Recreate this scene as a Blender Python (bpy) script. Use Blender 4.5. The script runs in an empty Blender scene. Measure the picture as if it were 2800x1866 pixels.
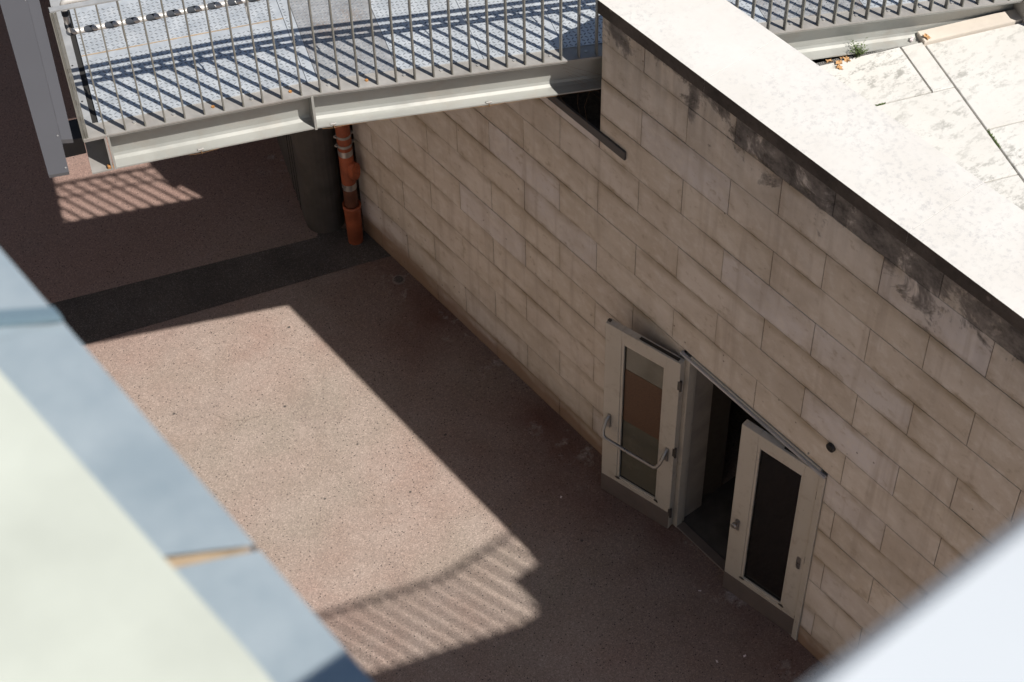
import bpy, bmesh, math, random
import numpy as np
from mathutils import Vector, Matrix

random.seed(7)
rng = np.random.default_rng(7)
scene = bpy.context.scene
col = scene.collection

# ------------------------------------------------------------------ camera
CAM = (-6.4, 0.0, 12.5328)
cam_data = bpy.data.cameras.new('camera')
cam_data.sensor_width = 36.0
cam_data.lens = 64.6
cam_data.clip_start = 0.05
cam_data.clip_end = 600.0
cam_data.dof.use_dof = True
cam_data.dof.focus_distance = 12.6
cam_data.dof.aperture_fstop = 4.2
cam = bpy.data.objects.new('camera', cam_data)
col.objects.link(cam)
cam.matrix_world = Matrix(((0.781485, 0.480279, -0.398263, CAM[0]),
                           (-0.623636, 0.581878, -0.522013, CAM[1]),
                           (-0.018972, 0.656316, 0.754248, CAM[2]),
                           (0, 0, 0, 1)))
scene.camera = cam

# ------------------------------------------------------------------ sky and sun
SX, SY = -0.218, 0.714              # ground travelled by a shadow per metre of height
SUN_EL = math.atan(1.0 / math.hypot(SX, SY))
SUN_AZ = math.atan2(-SX, -SY)       # measured from +Y towards +X
world = bpy.data.worlds.new('World')
scene.world = world
world.use_nodes = True
wn = world.node_tree
bg = wn.nodes['Background']
sky = wn.nodes.new('ShaderNodeTexSky')
sky.sky_type = 'NISHITA'
sky.sun_disc = False
sky.sun_elevation = SUN_EL
sky.sun_rotation = SUN_AZ
sky.altitude = 100
sky.air_density = 1.0
sky.dust_density = 0.6
sky.ozone_density = 1.5
wn.links.new(sky.outputs[0], bg.inputs[0])
bg.inputs[1].default_value = 0.055
sun_data = bpy.data.lights.new('sun', 'SUN')
sun_data.energy = 5.0
sun_data.angle = math.radians(0.53)
sun_data.color = (1.0, 0.95, 0.88)
sun = bpy.data.objects.new('sun', sun_data)
col.objects.link(sun)
sun.rotation_euler = Vector((SX, SY, -1.0)).to_track_quat('-Z', 'Y').to_euler()
sun.location = (3, -10, 25)

scene.view_settings.view_transform = 'Standard'
scene.view_settings.look = 'None'
scene.view_settings.exposure = 0.17
scene.view_settings.gamma = 1.0
scene.view_settings.use_curve_mapping = False
scene.cycles.max_bounces = 4
scene.cycles.diffuse_bounces = 3
scene.cycles.glossy_bounces = 2
scene.cycles.caustics_reflective = False
scene.cycles.caustics_refractive = False
scene.cycles.sample_clamp_indirect = 6.0
scene.cycles.use_denoising = True
scene.cycles.use_adaptive_sampling = True
scene.cycles.adaptive_threshold = 0.03

# ------------------------------------------------------------------ material helpers
class NT:
    def __init__(self, name):
        m = bpy.data.materials.new(name)
        m.use_nodes = True
        self.m = m
        self.t = m.node_tree
        self.b = self.t.nodes['Principled BSDF']
        self._pos = None

    def n(self, kind, **kw):
        nd = self.t.nodes.new(kind)
        for k, v in kw.items():
            setattr(nd, k, v)
        return nd

    def l(self, a, b):
        self.t.links.new(a, b)

    def pos(self):
        if self._pos is None:
            self._pos = self.n('ShaderNodeNewGeometry').outputs['Position']
        return self._pos

    def objrand(self):
        return self.n('ShaderNodeObjectInfo').outputs['Random']

    def map(self, vec, scale=(1, 1, 1), rot=(0, 0, 0), loc=(0, 0, 0)):
        nd = self.n('ShaderNodeMapping')
        nd.inputs['Scale'].default_value = scale
        nd.inputs['Rotation'].default_value = rot
        nd.inputs['Location'].default_value = loc
        self.l(vec, nd.inputs['Vector'])
        return nd.outputs[0]

    def noise(self, scale, detail=4, rough=0.55, vec=None, dist=0.0, w=None):
        nd = self.n('ShaderNodeTexNoise')
        nd.inputs['Scale'].default_value = scale
        nd.inputs['Detail'].default_value = detail
        nd.inputs['Roughness'].default_value = rough
        nd.inputs['Distortion'].default_value = dist
        if w is not None:
            nd.noise_dimensions = '4D'
            if isinstance(w, (int, float)):
                nd.inputs['W'].default_value = w
            else:
                self.l(w, nd.inputs['W'])
        self.l(vec if vec is not None else self.pos(), nd.inputs['Vector'])
        return nd.outputs[0]

    def voronoi(self, scale, feature='F1', vec=None, out='Color'):
        nd = self.n('ShaderNodeTexVoronoi', feature=feature)
        nd.inputs['Scale'].default_value = scale
        self.l(vec if vec is not None else self.pos(), nd.inputs['Vector'])
        return nd.outputs[out]

    def ramp(self, fac, stops, interp='LINEAR'):
        nd = self.n('ShaderNodeValToRGB')
        cr = nd.color_ramp
        cr.interpolation = interp
        while len(cr.elements) < len(stops):
            cr.elements.new(0.5)
        for e, (p, c) in zip(cr.elements, stops):
            e.position = p
            e.color = (c, c, c, 1) if isinstance(c, (int, float)) else (*c, 1)
        self.l(fac, nd.inputs[0])
        return nd.outputs[0]

    def mix(self, fac, a, b, blend='MIX'):
        nd = self.n('ShaderNodeMix', data_type='RGBA', blend_type=blend)
        for s, v in ((0, fac), (6, a), (7, b)):
            if isinstance(v, (int, float)):
                nd.inputs[s].default_value = v if s == 0 else (v, v, v, 1)
            elif isinstance(v, tuple):
                nd.inputs[s].default_value = (*v, 1)
            else:
                self.l(v, nd.inputs[s])
        return nd.outputs[2]

    def math(self, op, a, b=0.0, clamp=False):
        nd = self.n('ShaderNodeMath', operation=op, use_clamp=clamp)
        for i, v in enumerate((a, b)):
            if isinstance(v, (int, float)):
                nd.inputs[i].default_value = v
            else:
                self.l(v, nd.inputs[i])
        return nd.outputs[0]

    def sep(self, vec):
        nd = self.n('ShaderNodeSeparateXYZ')
        self.l(vec, nd.inputs[0])
        return nd.outputs

    def bump(self, h, strength=0.3, dist=0.01):
        nd = self.n('ShaderNodeBump')
        nd.inputs['Strength'].default_value = strength
        nd.inputs['Distance'].default_value = dist
        self.l(h, nd.inputs['Height'])
        self.l(nd.outputs[0], self.b.inputs['Normal'])

    def set(self, color=None, rough=0.7, metal=0.0, spec=0.5):
        if color is not None:
            if isinstance(color, tuple):
                self.b.inputs['Base Color'].default_value = (*color, 1)
            else:
                self.l(color, self.b.inputs['Base Color'])
        for key, v in (('Roughness', rough), ('Metallic', metal), ('Specular IOR Level', spec)):
            if isinstance(v, (int, float)):
                self.b.inputs[key].default_value = v
            else:
                self.l(v, self.b.inputs[key])
        return self.m


def M_plain(name, c, rough=0.6, metal=0.0, var=0.12, scale=6.0, spec=0.5):
    t = NT(name)
    f = t.noise(scale, 5, 0.6)
    lo = tuple(x * (1 - var) for x in c)
    hi = tuple(min(1, x * (1 + var)) for x in c)
    return t.set(t.mix(t.ramp(f, [(0.3, 0.0), (0.7, 1.0)]), lo, hi), rough, metal, spec)


def M_pavement():
    t = NT('pavement')
    big = t.noise(0.5, 3, 0.6)
    mid = t.noise(2.3, 4, 0.65)
    base = t.mix(t.ramp(big, [(0.38, 0.0), (0.62, 1.0)]), (0.300, 0.250, 0.212), (0.320, 0.232, 0.198))
    base = t.mix(t.ramp(mid, [(0.38, 0.0), (0.68, 0.7)]), base, (0.365, 0.298, 0.262))
    # darker, redder towards the wall: its shade deepened in the pavement colour
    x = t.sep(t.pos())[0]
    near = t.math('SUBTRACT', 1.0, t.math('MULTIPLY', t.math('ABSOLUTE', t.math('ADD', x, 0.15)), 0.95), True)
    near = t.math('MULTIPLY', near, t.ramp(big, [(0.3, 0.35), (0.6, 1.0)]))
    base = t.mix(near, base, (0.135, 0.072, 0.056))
    far = t.ramp(t.math('MULTIPLY', t.math('SUBTRACT', t.sep(t.pos())[1], 10.4), 0.5), [(0.0, 0.0), (0.7, 0.75)])
    base = t.mix(far, base, (0.270, 0.172, 0.146))
    gr = t.noise(0.9, 4, 0.7)
    base = t.mix(t.ramp(gr, [(0.56, 0.0), (0.70, 0.38)]), base, (0.225, 0.172, 0.150))
    # pale lime bloom at the wall foot
    lm = t.math('MULTIPLY', t.math('SUBTRACT', 1.0, t.math('MULTIPLY', t.math('ABSOLUTE', x), 2.2), True), t.ramp(t.noise(2.9, 4, 0.75), [(0.57, 0.0), (0.66, 1.0)]))
    base = t.mix(t.math('MULTIPLY', lm, 0.7), base, (0.40, 0.36, 0.34))
    cells = t.sep(t.voronoi(125))
    specks = t.ramp(cells[0], [(0.0, 0.70), (0.25, 0.90), (0.70, 1.02), (0.90, 1.20), (1.0, 1.42)])
    base = t.mix(1.0, base, specks, 'MULTIPLY')
    sp = t.n('ShaderNodeTexVoronoi')
    sp.inputs['Scale'].default_value = 30
    t.l(t.pos(), sp.inputs['Vector'])
    dark = t.math('MULTIPLY', t.ramp(sp.outputs['Distance'], [(0.13, 1.0), (0.20, 0.0)]), t.ramp(t.sep(sp.outputs['Color'])[2], [(0.66, 0.0), (0.70, 1.0)]))
    base = t.mix(dark, base, (0.05, 0.038, 0.036))
    t.bump(cells[1], 0.22, 0.004)
    return t.set(base, 0.75, 0, 0.35)


def M_asphalt():
    t = NT('asphalt_strip')
    base = t.mix(t.ramp(t.noise(2.2, 5, 0.6), [(0.3, 0.0), (0.7, 1.0)]), (0.085, 0.074, 0.068), (0.135, 0.116, 0.105))
    c = t.sep(t.voronoi(150))
    base = t.mix(1.0, base, t.ramp(c[0], [(0, 0.65), (0.85, 1.05), (0.96, 1.6), (1, 1.9)]), 'MULTIPLY')
    t.bump(c[1], 0.3, 0.004)
    return t.set(base, 0.85, 0, 0.3)


def M_wallstone():
    t = NT('wall_limestone')
    r = t.objrand()
    ntc = t.n('ShaderNodeTexCoord')
    g = t.sep(ntc.outputs['Generated'])
    p = t.pos()
    ps = t.sep(p)
    pz = ps[2]
    # every block gets its own cut of the grain
    cmb = t.n('ShaderNodeCombineXYZ')
    t.l(t.math('MULTIPLY', r, 37.0), cmb.inputs[0]); t.l(ps[1], cmb.inputs[1]); t.l(pz, cmb.inputs[2])
    pb = cmb.outputs[0]
    diag = t.map(pb, (1.0, 0.9, 1.25), (0.3, 0, 0))
    tone = t.ramp(r, [(0.0, (0.655, 0.578, 0.490)), (0.2, (0.725, 0.652, 0.572)), (0.42, (0.625, 0.543, 0.458)),
                      (0.62, (0.735, 0.665, 0.598)), (0.78, (0.665, 0.587, 0.508)), (0.9, (0.690, 0.642, 0.618)), (1.0, (0.740, 0.690, 0.678))])
    n1 = t.noise(2.4, 4, 0.6, vec=diag)
    base = t.mix(t.ramp(n1, [(0.38, 0.0), (0.66, 0.55)]), tone, (0.555, 0.470, 0.378))
    n2 = t.noise(8.5, 4, 0.72, vec=diag)
    base = t.mix(t.ramp(n2, [(0.50, 0.0), (0.66, 0.6)]), base, (0.76, 0.70, 0.635))
    base = t.mix(t.ramp(n2, [(0.30, 0.65), (0.42, 0.0)]), base, (0.44, 0.36, 0.275))
    gm = t.noise(0.8, 4, 0.7)
    base = t.mix(t.ramp(gm, [(0.52, 0.0), (0.70, 0.5)]), base, (0.42, 0.36, 0.30))
    # brown water marks along the bed joints and at block ends
    gz = g[2]
    e1 = t.ramp(t.math('ADD', gz, t.math('MULTIPLY', t.math('SUBTRACT', n2, 0.5), 0.35)), [(0.0, 0.9), (0.12, 0.0), (0.74, 0.0), (0.97, 1.0)])
    e2 = t.ramp(t.math('ABSOLUTE', t.math('SUBTRACT', g[1], 0.5)), [(0.43, 0.0), (0.5, 0.45)])
    mk = t.noise(1.9, 4, 0.65, vec=t.map(p, (1, 0.7, 1.3)))
    mark = t.math('MULTIPLY', t.math('MAXIMUM', e1, e2), t.ramp(mk, [(0.42, 0.0), (0.60, 1.0)]))
    base = t.mix(t.math('MULTIPLY', mark, 0.70), base, (0.305, 0.225, 0.135))
    # vertical streaks
    st = t.noise(1.0, 3, 0.6, vec=t.map(p, (1, 8.0, 0.6)))
    base = t.mix(t.ramp(st, [(0.54, 0.0), (0.72, 0.5)]), base, (0.42, 0.345, 0.28))
    # foot of the wall: rusty splash dirt
    zz = t.math('ADD', pz, t.math('MULTIPLY', t.math('SUBTRACT', mk, 0.5), 0.5))
    foot = t.ramp(t.math('MULTIPLY', zz, 0.5), [(0.07, 1.0), (0.17, 0.0)])
    base = t.mix(t.math('MULTIPLY', foot, 0.8), base, (0.250, 0.135, 0.072))
    # black crust in the courses under the coping
    cn = t.noise(3.4, 5, 0.70, vec=t.map(p, (1, 1, 1.0), (0.2, 0, 0)), dist=0.6)
    dr = t.noise(1.0, 4, 0.65, vec=t.map(p, (1, 6.0, 0.9)))
    cv = t.math('ADD', t.math('MULTIPLY', cn, 0.74), t.math('MULTIPLY', dr, 0.26))
    lift = t.ramp(t.math('SUBTRACT', pz, 3.8), [(0.0, 0.0), (0.36, 0.10), (0.67, 0.165), (0.685, 0.230), (0.95, 0.315)])
    own = t.math('MULTIPLY', t.ramp(r, [(0.66, 0.0), (0.70, 0.095)]), t.ramp(t.math('SUBTRACT', pz, 3.8), [(0.30, 0.0), (0.5, 1.0)]))
    val = t.math('ADD', t.math('ADD', t.math('SUBTRACT', cv, 0.745), lift), own)
    # soft grey run-off below the coping, then the black crust itself
    run = t.math('MULTIPLY', t.ramp(t.math('SUBTRACT', pz, 3.8), [(0.05, 0.0), (0.55, 0.45), (0.72, 0.8), (0.9, 1.0)]), t.ramp(dr, [(0.36, 0.15), (0.62, 1.0)]))
    base = t.mix(t.math('MULTIPLY', run, 0.62), base, (0.265, 0.238, 0.218))
    crust = t.ramp(val, [(0.0, 0.0), (0.03, 0.45), (0.08, 0.84), (0.16, 0.95)])
    base = t.mix(crust, base, t.mix(t.ramp(n2, [(0.35, 0.0), (0.65, 1.0)]), (0.045, 0.041, 0.040), (0.190, 0.170, 0.160)))
    # pits
    pv_ = t.n('ShaderNodeTexVoronoi')
    pv_.inputs['Scale'].default_value = 12
    t.l(pb, pv_.inputs['Vector'])
    base = t.mix(t.math('MULTIPLY', t.ramp(pv_.outputs['Distance'], [(0.05, 1.0), (0.12, 0.0)]), t.ramp(t.sep(pv_.outputs['Color'])[0], [(0.88, 0.0), (0.90, 0.8)])), base, (0.10, 0.07, 0.05))
    t.bump(n2, 0.25, 0.008)
    return t.set(base, 0.8, 0, 0.3)


def M_coping(dark=False):
    t = NT('coping_crust' if dark else 'coping_limestone')
    n1 = t.noise(2.4, 5, 0.65)
    n2 = t.noise(26, 5, 0.75)
    if dark:
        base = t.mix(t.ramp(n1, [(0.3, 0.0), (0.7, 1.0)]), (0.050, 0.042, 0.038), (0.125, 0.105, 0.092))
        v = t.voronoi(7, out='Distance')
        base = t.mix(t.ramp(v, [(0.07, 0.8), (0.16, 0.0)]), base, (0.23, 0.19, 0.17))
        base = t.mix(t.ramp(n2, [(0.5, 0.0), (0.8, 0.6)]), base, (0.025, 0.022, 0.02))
    else:
        base = t.mix(t.ramp(n1, [(0.3, 0.0), (0.75, 1.0)]), (0.62, 0.60, 0.57), (0.685, 0.67, 0.65))
        m = t.math('MULTIPLY', t.ramp(n2, [(0.50, 0.0), (0.66, 0.55)]), t.ramp(t.noise(1.5, 4, 0.7), [(0.36, 0.1), (0.60, 1.0)]))
        base = t.mix(m, base, (0.40, 0.40, 0.405))
    t.bump(n2, 0.3, 0.004)
    return t.set(base, 0.85, 0, 0.25)


def M_slab():
    t = NT('terrace_limestone')
    r = t.objrand()
    n1 = t.noise(1.7, 5, 0.65, w=t.math('MULTIPLY', r, 5.0))
    base = t.mix(t.ramp(n1, [(0.3, 0.0), (0.7, 1.0)]), (0.64, 0.62, 0.58), (0.69, 0.68, 0.65))
    lv = t.map(t.pos(), (1.0, 1.9, 1.0), (0, 0, -0.5))
    n2 = t.noise(9.5, 7, 0.78, vec=lv, w=t.math('MULTIPLY', r, 3.0))
    area = t.ramp(t.noise(1.35, 3, 0.6, w=t.math('MULTIPLY', r, 11.0)), [(0.38, 0.10), (0.60, 1.0)])
    m = t.math('MULTIPLY', t.ramp(n2, [(0.51, 0.0), (0.60, 0.85)]), area)
    base = t.mix(m, base, (0.30, 0.295, 0.27))
    n3 = t.noise(55, 4, 0.8)
    base = t.mix(t.ramp(n3, [(0.60, 0.0), (0.72, 0.45)]), base, (0.42, 0.40, 0.35))
    t.bump(t.math('ADD', n2, n3), 0.35, 0.004)
    return t.set(base, 0.9, 0, 0.2)


def M_galv(name, a, b, rough=0.45, metal=0.4, rust=0.0, scale=9.0, spec=0.5):
    t = NT(name)
    n1 = t.noise(scale, 5, 0.65)
    base = t.mix(t.ramp(n1, [(0.32, 0.0), (0.68, 1.0)]), a, b)
    if rust > 0:
        n2 = t.noise(3.1, 6, 0.7)
        base = t.mix(t.math('MULTIPLY', t.ramp(n2, [(0.52, 0.0), (0.68, 1.0)]), rust), base, (0.30, 0.15, 0.06))
    n3 = t.noise(2.0, 4, 0.6)
    base = t.mix(t.ramp(n3, [(0.55, 0.0), (0.75, 0.4)]), base, tuple(x * 0.62 for x in a))
    ro = t.ramp(n1, [(0.3, max(0.05, rough - 0.1)), (0.7, min(1, rough + 0.12))])
    t.bump(t.noise(40, 3), 0.08, 0.002)
    return t.set(base, ro, metal, spec)


def M_doorpaint():
    t = NT('door_cream_paint')
    n1 = t.noise(1.3, 4, 0.6)
    base = t.mix(t.ramp(n1, [(0.3, 0.0), (0.7, 1.0)]), (0.50, 0.455, 0.385), (0.56, 0.51, 0.44))
    n2 = t.noise(9, 6, 0.75)
    base = t.mix(t.ramp(n2, [(0.54, 0.0), (0.70, 0.6)]), base, (0.36, 0.30, 0.235))
    n3 = t.noise(34, 3, 0.7)
    base = t.mix(t.ramp(n3, [(0.735, 0.0), (0.75, 1.0)]), base, (0.10, 0.06, 0.04))
    return t.set(base, 0.5, 0, 0.4)


def M_glass(name, c, rough=0.06):
    t = NT(name)
    n1 = t.noise(5, 5, 0.7)
    base = t.mix(t.ramp(n1, [(0.5, 0.0), (0.8, 0.4)]), c, tuple(min(1, x * 1.9 + 0.012) for x in c))
    return t.set(base, rough, 0.0, 0.6)


MAT = {
    'pavement': M_pavement(), 'asphalt': M_asphalt(), 'stone': M_wallstone(),
    'coping': M_coping(), 'crust': M_coping(True), 'slab': M_slab(),
    'slab_orange': M_plain('kerb_limestone', (0.64, 0.575, 0.50), 0.9, var=0.1, scale=3),
    'joint': M_plain('joint_earth', (0.05, 0.042, 0.035), 0.95),
    'core': M_plain('wall_core_mortar', (0.10, 0.085, 0.072), 0.95, scale=20),
    'plate': M_galv('checker_plate_galvanised', (0.54, 0.585, 0.63), (0.68, 0.72, 0.76), 0.42, 0.42, 0.08),
    'plate_worn': M_galv('checker_plate_worn', (0.36, 0.36, 0.365), (0.55, 0.56, 0.57), 0.36, 0.45, 0.40, 14.0),
    'lug': M_galv('tread_lug_shaded', (0.20, 0.22, 0.245), (0.29, 0.31, 0.34), 0.60, 0.3),  # darker than the plate: shading of the steep lug sides put into the colour
    'edge': M_galv('edge_plate_steel', (0.33, 0.315, 0.295), (0.41, 0.395, 0.375), 0.55, 0.25, 0.08),
    'beam': M_galv('beam_painted_steel', (0.36, 0.365, 0.345), (0.42, 0.425, 0.40), 0.42, 0.2, 0.16, 3.0),
    'bar': M_galv('baluster_steel', (0.225, 0.22, 0.195), (0.28, 0.275, 0.25), 0.5, 0.25),
    'rail': M_galv('top_rail_steel', (0.37, 0.38, 0.39), (0.46, 0.47, 0.48), 0.5, 0.3),
    'tube': M_galv('handrail_aluminium', (0.60, 0.58, 0.56), (0.70, 0.68, 0.66), 0.35, 0.25),
    'tape': M_plain('grip_tape', (0.055, 0.062, 0.075), 0.85, spec=0.15),
    'rubber': M_plain('joint_rubber', (0.022, 0.021, 0.02), 0.8),
    'rust': M_plain('rusty_steel', (0.40, 0.19, 0.06), 0.85, var=0.4, scale=60),
    'boltgrey': M_galv('bolt_zinc', (0.45, 0.44, 0.42), (0.58, 0.57, 0.55), 0.4, 0.5),
    'cladding': M_plain('grey_cladding', (0.098, 0.097, 0.105), 0.42, 0.0, 0.03, 2.0),
    'bracket': M_plain('bracket_blackened_steel', (0.035, 0.038, 0.045), 0.5, 0.3),
    'orange': M_plain('orange_pvc', (0.32, 0.078, 0.030), 0.6, var=0.38, scale=5),
    'orange_dirty': M_plain('orange_pvc_dirty', (0.12, 0.040, 0.020), 0.6, var=0.45, scale=7),
    'steelband': M_galv('stainless_band', (0.45, 0.42, 0.39), (0.55, 0.52, 0.49), 0.3, 0.8),
    'clamp': M_plain('clamp_zinc', (0.36, 0.34, 0.31), 0.5, 0.4),
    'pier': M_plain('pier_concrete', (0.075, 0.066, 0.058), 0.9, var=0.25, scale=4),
    'door': M_doorpaint(),
    'glass_dark': M_glass('pane_dark', (0.010, 0.009, 0.008)),
    'glass_light': M_glass('pane_wired', (0.115, 0.107, 0.080), 0.12),
    'board': M_plain('brown_board_behind_pane', (0.105, 0.052, 0.027), 0.6, var=0.25, scale=70),
    'kick': M_plain('kick_plate_steel', (0.20, 0.165, 0.148), 0.45, 0.3, 0.1),
    'handle': M_galv('handle_stainless', (0.32, 0.30, 0.285), (0.40, 0.38, 0.36), 0.33, 0.8),
    'black': M_plain('black_plastic', (0.016, 0.015, 0.014), 0.45),
    'reveal': M_plain('reveal_paint', (0.36, 0.32, 0.28), 0.6, var=0.2, scale=5),
    'hinge': M_plain('hinge_steel', (0.10, 0.09, 0.08), 0.5, 0.5),
    'header': M_galv('header_aluminium', (0.46, 0.46, 0.48), (0.54, 0.54, 0.56), 0.4, 0.5),
    'flash': M_plain('ledge_flashing', (0.075, 0.073, 0.075), 0.55, 0.2, 0.15),
    'debris': M_plain('ledge_debris', (0.035, 0.030, 0.026), 0.95, var=0.6, scale=45),
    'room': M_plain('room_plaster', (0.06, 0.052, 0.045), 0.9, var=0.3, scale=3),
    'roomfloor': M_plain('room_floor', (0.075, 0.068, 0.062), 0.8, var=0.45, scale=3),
    'white': M_plain('white_paint', (0.555, 0.595, 0.635), 0.5, var=0.03, scale=4),
    'cream': M_plain('cream_paint', (0.545, 0.578, 0.515), 0.55, var=0.13, scale=2.2),
    'zinc': M_galv('zinc_flashing', (0.37, 0.455, 0.515), (0.48, 0.555, 0.605), 0.42, 0.4, 0.0, 4.0),
    'zinc_dark': M_galv('zinc_lap_shaded', (0.15, 0.23, 0.29), (0.21, 0.29, 0.35), 0.45, 0.3, 0.0, 4.0),  # darker zinc stands in for the shading on the seam bulge
    'crackdirt': M_plain('crack_dirt', (0.17, 0.13, 0.11), 0.9, var=0.3, scale=40),
    'timber': M_plain('flashing_timber', (0.38, 0.29, 0.20), 0.8, var=0.3, scale=12),
    'render': M_plain('pale_render', (0.55, 0.50, 0.44), 0.9, var=0.08, scale=1.5),
    'leafdry': M_plain('dry_leaf', (0.50, 0.29, 0.13), 0.8, var=0.35, scale=40),
    'weed': M_plain('weed_green', (0.085, 0.13, 0.03), 0.7, var=0.5, scale=60),
    'wire': M_plain('rusty_wire', (0.20, 0.11, 0.05), 0.8),
    'paper': M_plain('litter_paper', (0.75, 0.66, 0.66), 0.8),
    'chalk': M_plain('lime_stain', (0.24, 0.19, 0.17), 0.95, var=0.3, scale=30),
}

# ------------------------------------------------------------------ mesh helpers
def link(name, me, mat=None, parent=None, loc=(0, 0, 0), rot=None):
    o = bpy.data.objects.new(name, me)
    col.objects.link(o)
    if mat is not None and me is not None and len(me.materials) == 0:
        me.materials.append(MAT[mat] if isinstance(mat, str) else mat)
    o.location = loc
    if rot is not None:
        o.rotation_euler = rot
    if parent is not None:
        o.parent = parent
    return o


def empty(name, loc=(0, 0, 0), rotz=0.0, label=None, cat=None, group=None, kind=None):
    o = bpy.data.objects.new(name, None)
    col.objects.link(o)
    o.location = loc
    o.rotation_euler = (0, 0, rotz)
    o.empty_display_size = 0.1
    return tag(o, label, cat, group, kind)


def tag(o, label=None, cat=None, group=None, kind=None):
    if label: o['label'] = label
    if cat: o['category'] = cat
    if group: o['group'] = group
    if kind: o['kind'] = kind
    return o


class MB:
    """collects faces; several shapes of ONE part"""
    def __init__(self):
        self.v, self.f, self.mi, self.sm = [], [], [], []

    def add(self, verts, faces, mi=0, smooth=False):
        b = len(self.v)
        self.v += [tuple(map(float, p)) for p in verts]
        for f in faces:
            self.f.append(tuple(i + b for i in f))
            self.mi.append(mi)
            self.sm.append(smooth)

    def box(self, x0, x1, y0, y1, z0, z1, c=0.0, mi=0):
        if c <= 0:
            v = [(x, y, z) for x in (x0, x1) for y in (y0, y1) for z in (z0, z1)]
            f = [(0, 1, 3, 2), (4, 6, 7, 5), (0, 4, 5, 1), (2, 3, 7, 6), (0, 2, 6, 4), (1, 5, 7, 3)]
            self.add(v, f, mi)
            return
        bm = bmesh.new()
        bmesh.ops.create_cube(bm, size=1)
        for q in bm.verts:
            q.co = Vector(((x0 + x1) / 2 + q.co.x * (x1 - x0), (y0 + y1) / 2 + q.co.y * (y1 - y0), (z0 + z1) / 2 + q.co.z * (z1 - z0)))
        bmesh.ops.bevel(bm, geom=list(bm.edges), offset=c, segments=1, affect='EDGES', clamp_overlap=True)
        bm.verts.index_update()
        self.add([q.co[:] for q in bm.verts], [[q.index for q in f.verts] for f in bm.faces], mi)
        bm.free()

    def prism(self, pts_a, pts_b, mi=0, smooth=False):
        """two matching rings joined and capped"""
        n = len(pts_a)
        v = list(pts_a) + list(pts_b)
        f = [(i, (i + 1) % n, n + (i + 1) % n, n + i) for i in range(n)]
        self.add(v, f, mi, smooth)
        self.add(v, [tuple(range(n))[::-1], tuple(range(n, 2 * n))], mi)

    def tube(self, pts, r, seg=10, mi=0, cap=True):
        pts = [Vector(p) for p in pts]
        rr = r if isinstance(r, (list, tuple)) else [r] * len(pts)
        rings = []
        up = Vector((0, 0, 1))
        t0 = (pts[1] - pts[0]).normalized()
        if abs(t0.dot(up)) > 0.95:
            up = Vector((1, 0, 0))
        a = t0.cross(up).normalized()
        for i, p in enumerate(pts):
            if i == 0: t = pts[1] - pts[0]
            elif i == len(pts) - 1: t = pts[-1] - pts[-2]
            else: t = (pts[i + 1] - p).normalized() + (p - pts[i - 1]).normalized()
            t.normalize()
            a = (a - t * a.dot(t)).normalized()
            b = t.cross(a)
            rings.append([p + (a * math.cos(2 * math.pi * k / seg) + b * math.sin(2 * math.pi * k / seg)) * rr[i] for k in range(seg)])
        v = [q for ring in rings for q in ring]
        f = []
        for i in range(len(rings) - 1):
            for k in range(seg):
                f.append((i * seg + k, i * seg + (k + 1) % seg, (i + 1) * seg + (k + 1) % seg, (i + 1) * seg + k))
        self.add(v, f, mi, True)
        if cap:
            self.add(v, [tuple(range(seg))[::-1], tuple(range(len(v) - seg, len(v)))], mi)

    def mesh(self, name, mats):
        me = bpy.data.meshes.new(name)
        me.from_pydata(self.v, [], self.f)
        for m in (mats if isinstance(mats, (list, tuple)) else [mats]):
            me.materials.append(MAT[m] if isinstance(m, str) else m)
        me.polygons.foreach_set('material_index', self.mi)
        me.polygons.foreach_set('use_smooth', self.sm)
        me.update()
        bm = bmesh.new()
        bm.from_mesh(me)
        bmesh.ops.recalc_face_normals(bm, faces=bm.faces)
        bm.to_mesh(me)
        bm.free()
        return me

    def obj(self, name, mats, parent=None, loc=(0, 0, 0), rot=None):
        return link(name, self.mesh(name, mats), None, parent, loc, rot)


def bxo(name, x0, x1, y0, y1, z0, z1, mat, parent=None, c=0.0):
    m = MB()
    m.box(x0, x1, y0, y1, z0, z1, c)
    return m.obj(name, mat, parent)


# ------------------------------------------------------------------ frame of the footbridge and terrace paving
AL = math.radians(-20.8)
DX, DY = math.cos(AL), math.sin(AL)
KX, KY, KZ = -1.833, 8.083, 4.5

def dz(a):
    return KZ - (0.033 if a < 0 else 0.1135) * a

def BP(a, p, z=0.0):
    return (KX + a * DX - p * DY, KY + a * DY + p * DX, z)

def BD(a, p, h=0.0):
    return BP(a, p, dz(a) + h)

# ================================================================== the setting
pv = MB()
pv.add([(-150, -150, 0), (150, -150, 0), (150, 150, 0), (-150, 150, 0)], [(0, 1, 2, 3)])
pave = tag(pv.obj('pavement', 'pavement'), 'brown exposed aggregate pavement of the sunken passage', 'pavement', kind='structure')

st = MB()
zt = 0.004
st.add([(-3.6, 12.045, zt), (-0.40, 10.88, zt), (-0.30, 11.0, zt), (0.0, 10.66, zt), (0.0, 10.23, zt), (-0.24, 10.31, zt), (-2.0, 10.86, zt), (-3.6, 11.36, zt)],
       [(0, 1, 5, 6), (0, 6, 7), (1, 2, 3, 4, 5)])
tag(st.obj('asphalt_strip', 'asphalt'), 'dark grey asphalt strip crossing the reddish pavement in front of the orange pipe', 'asphalt', kind='structure')

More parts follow.
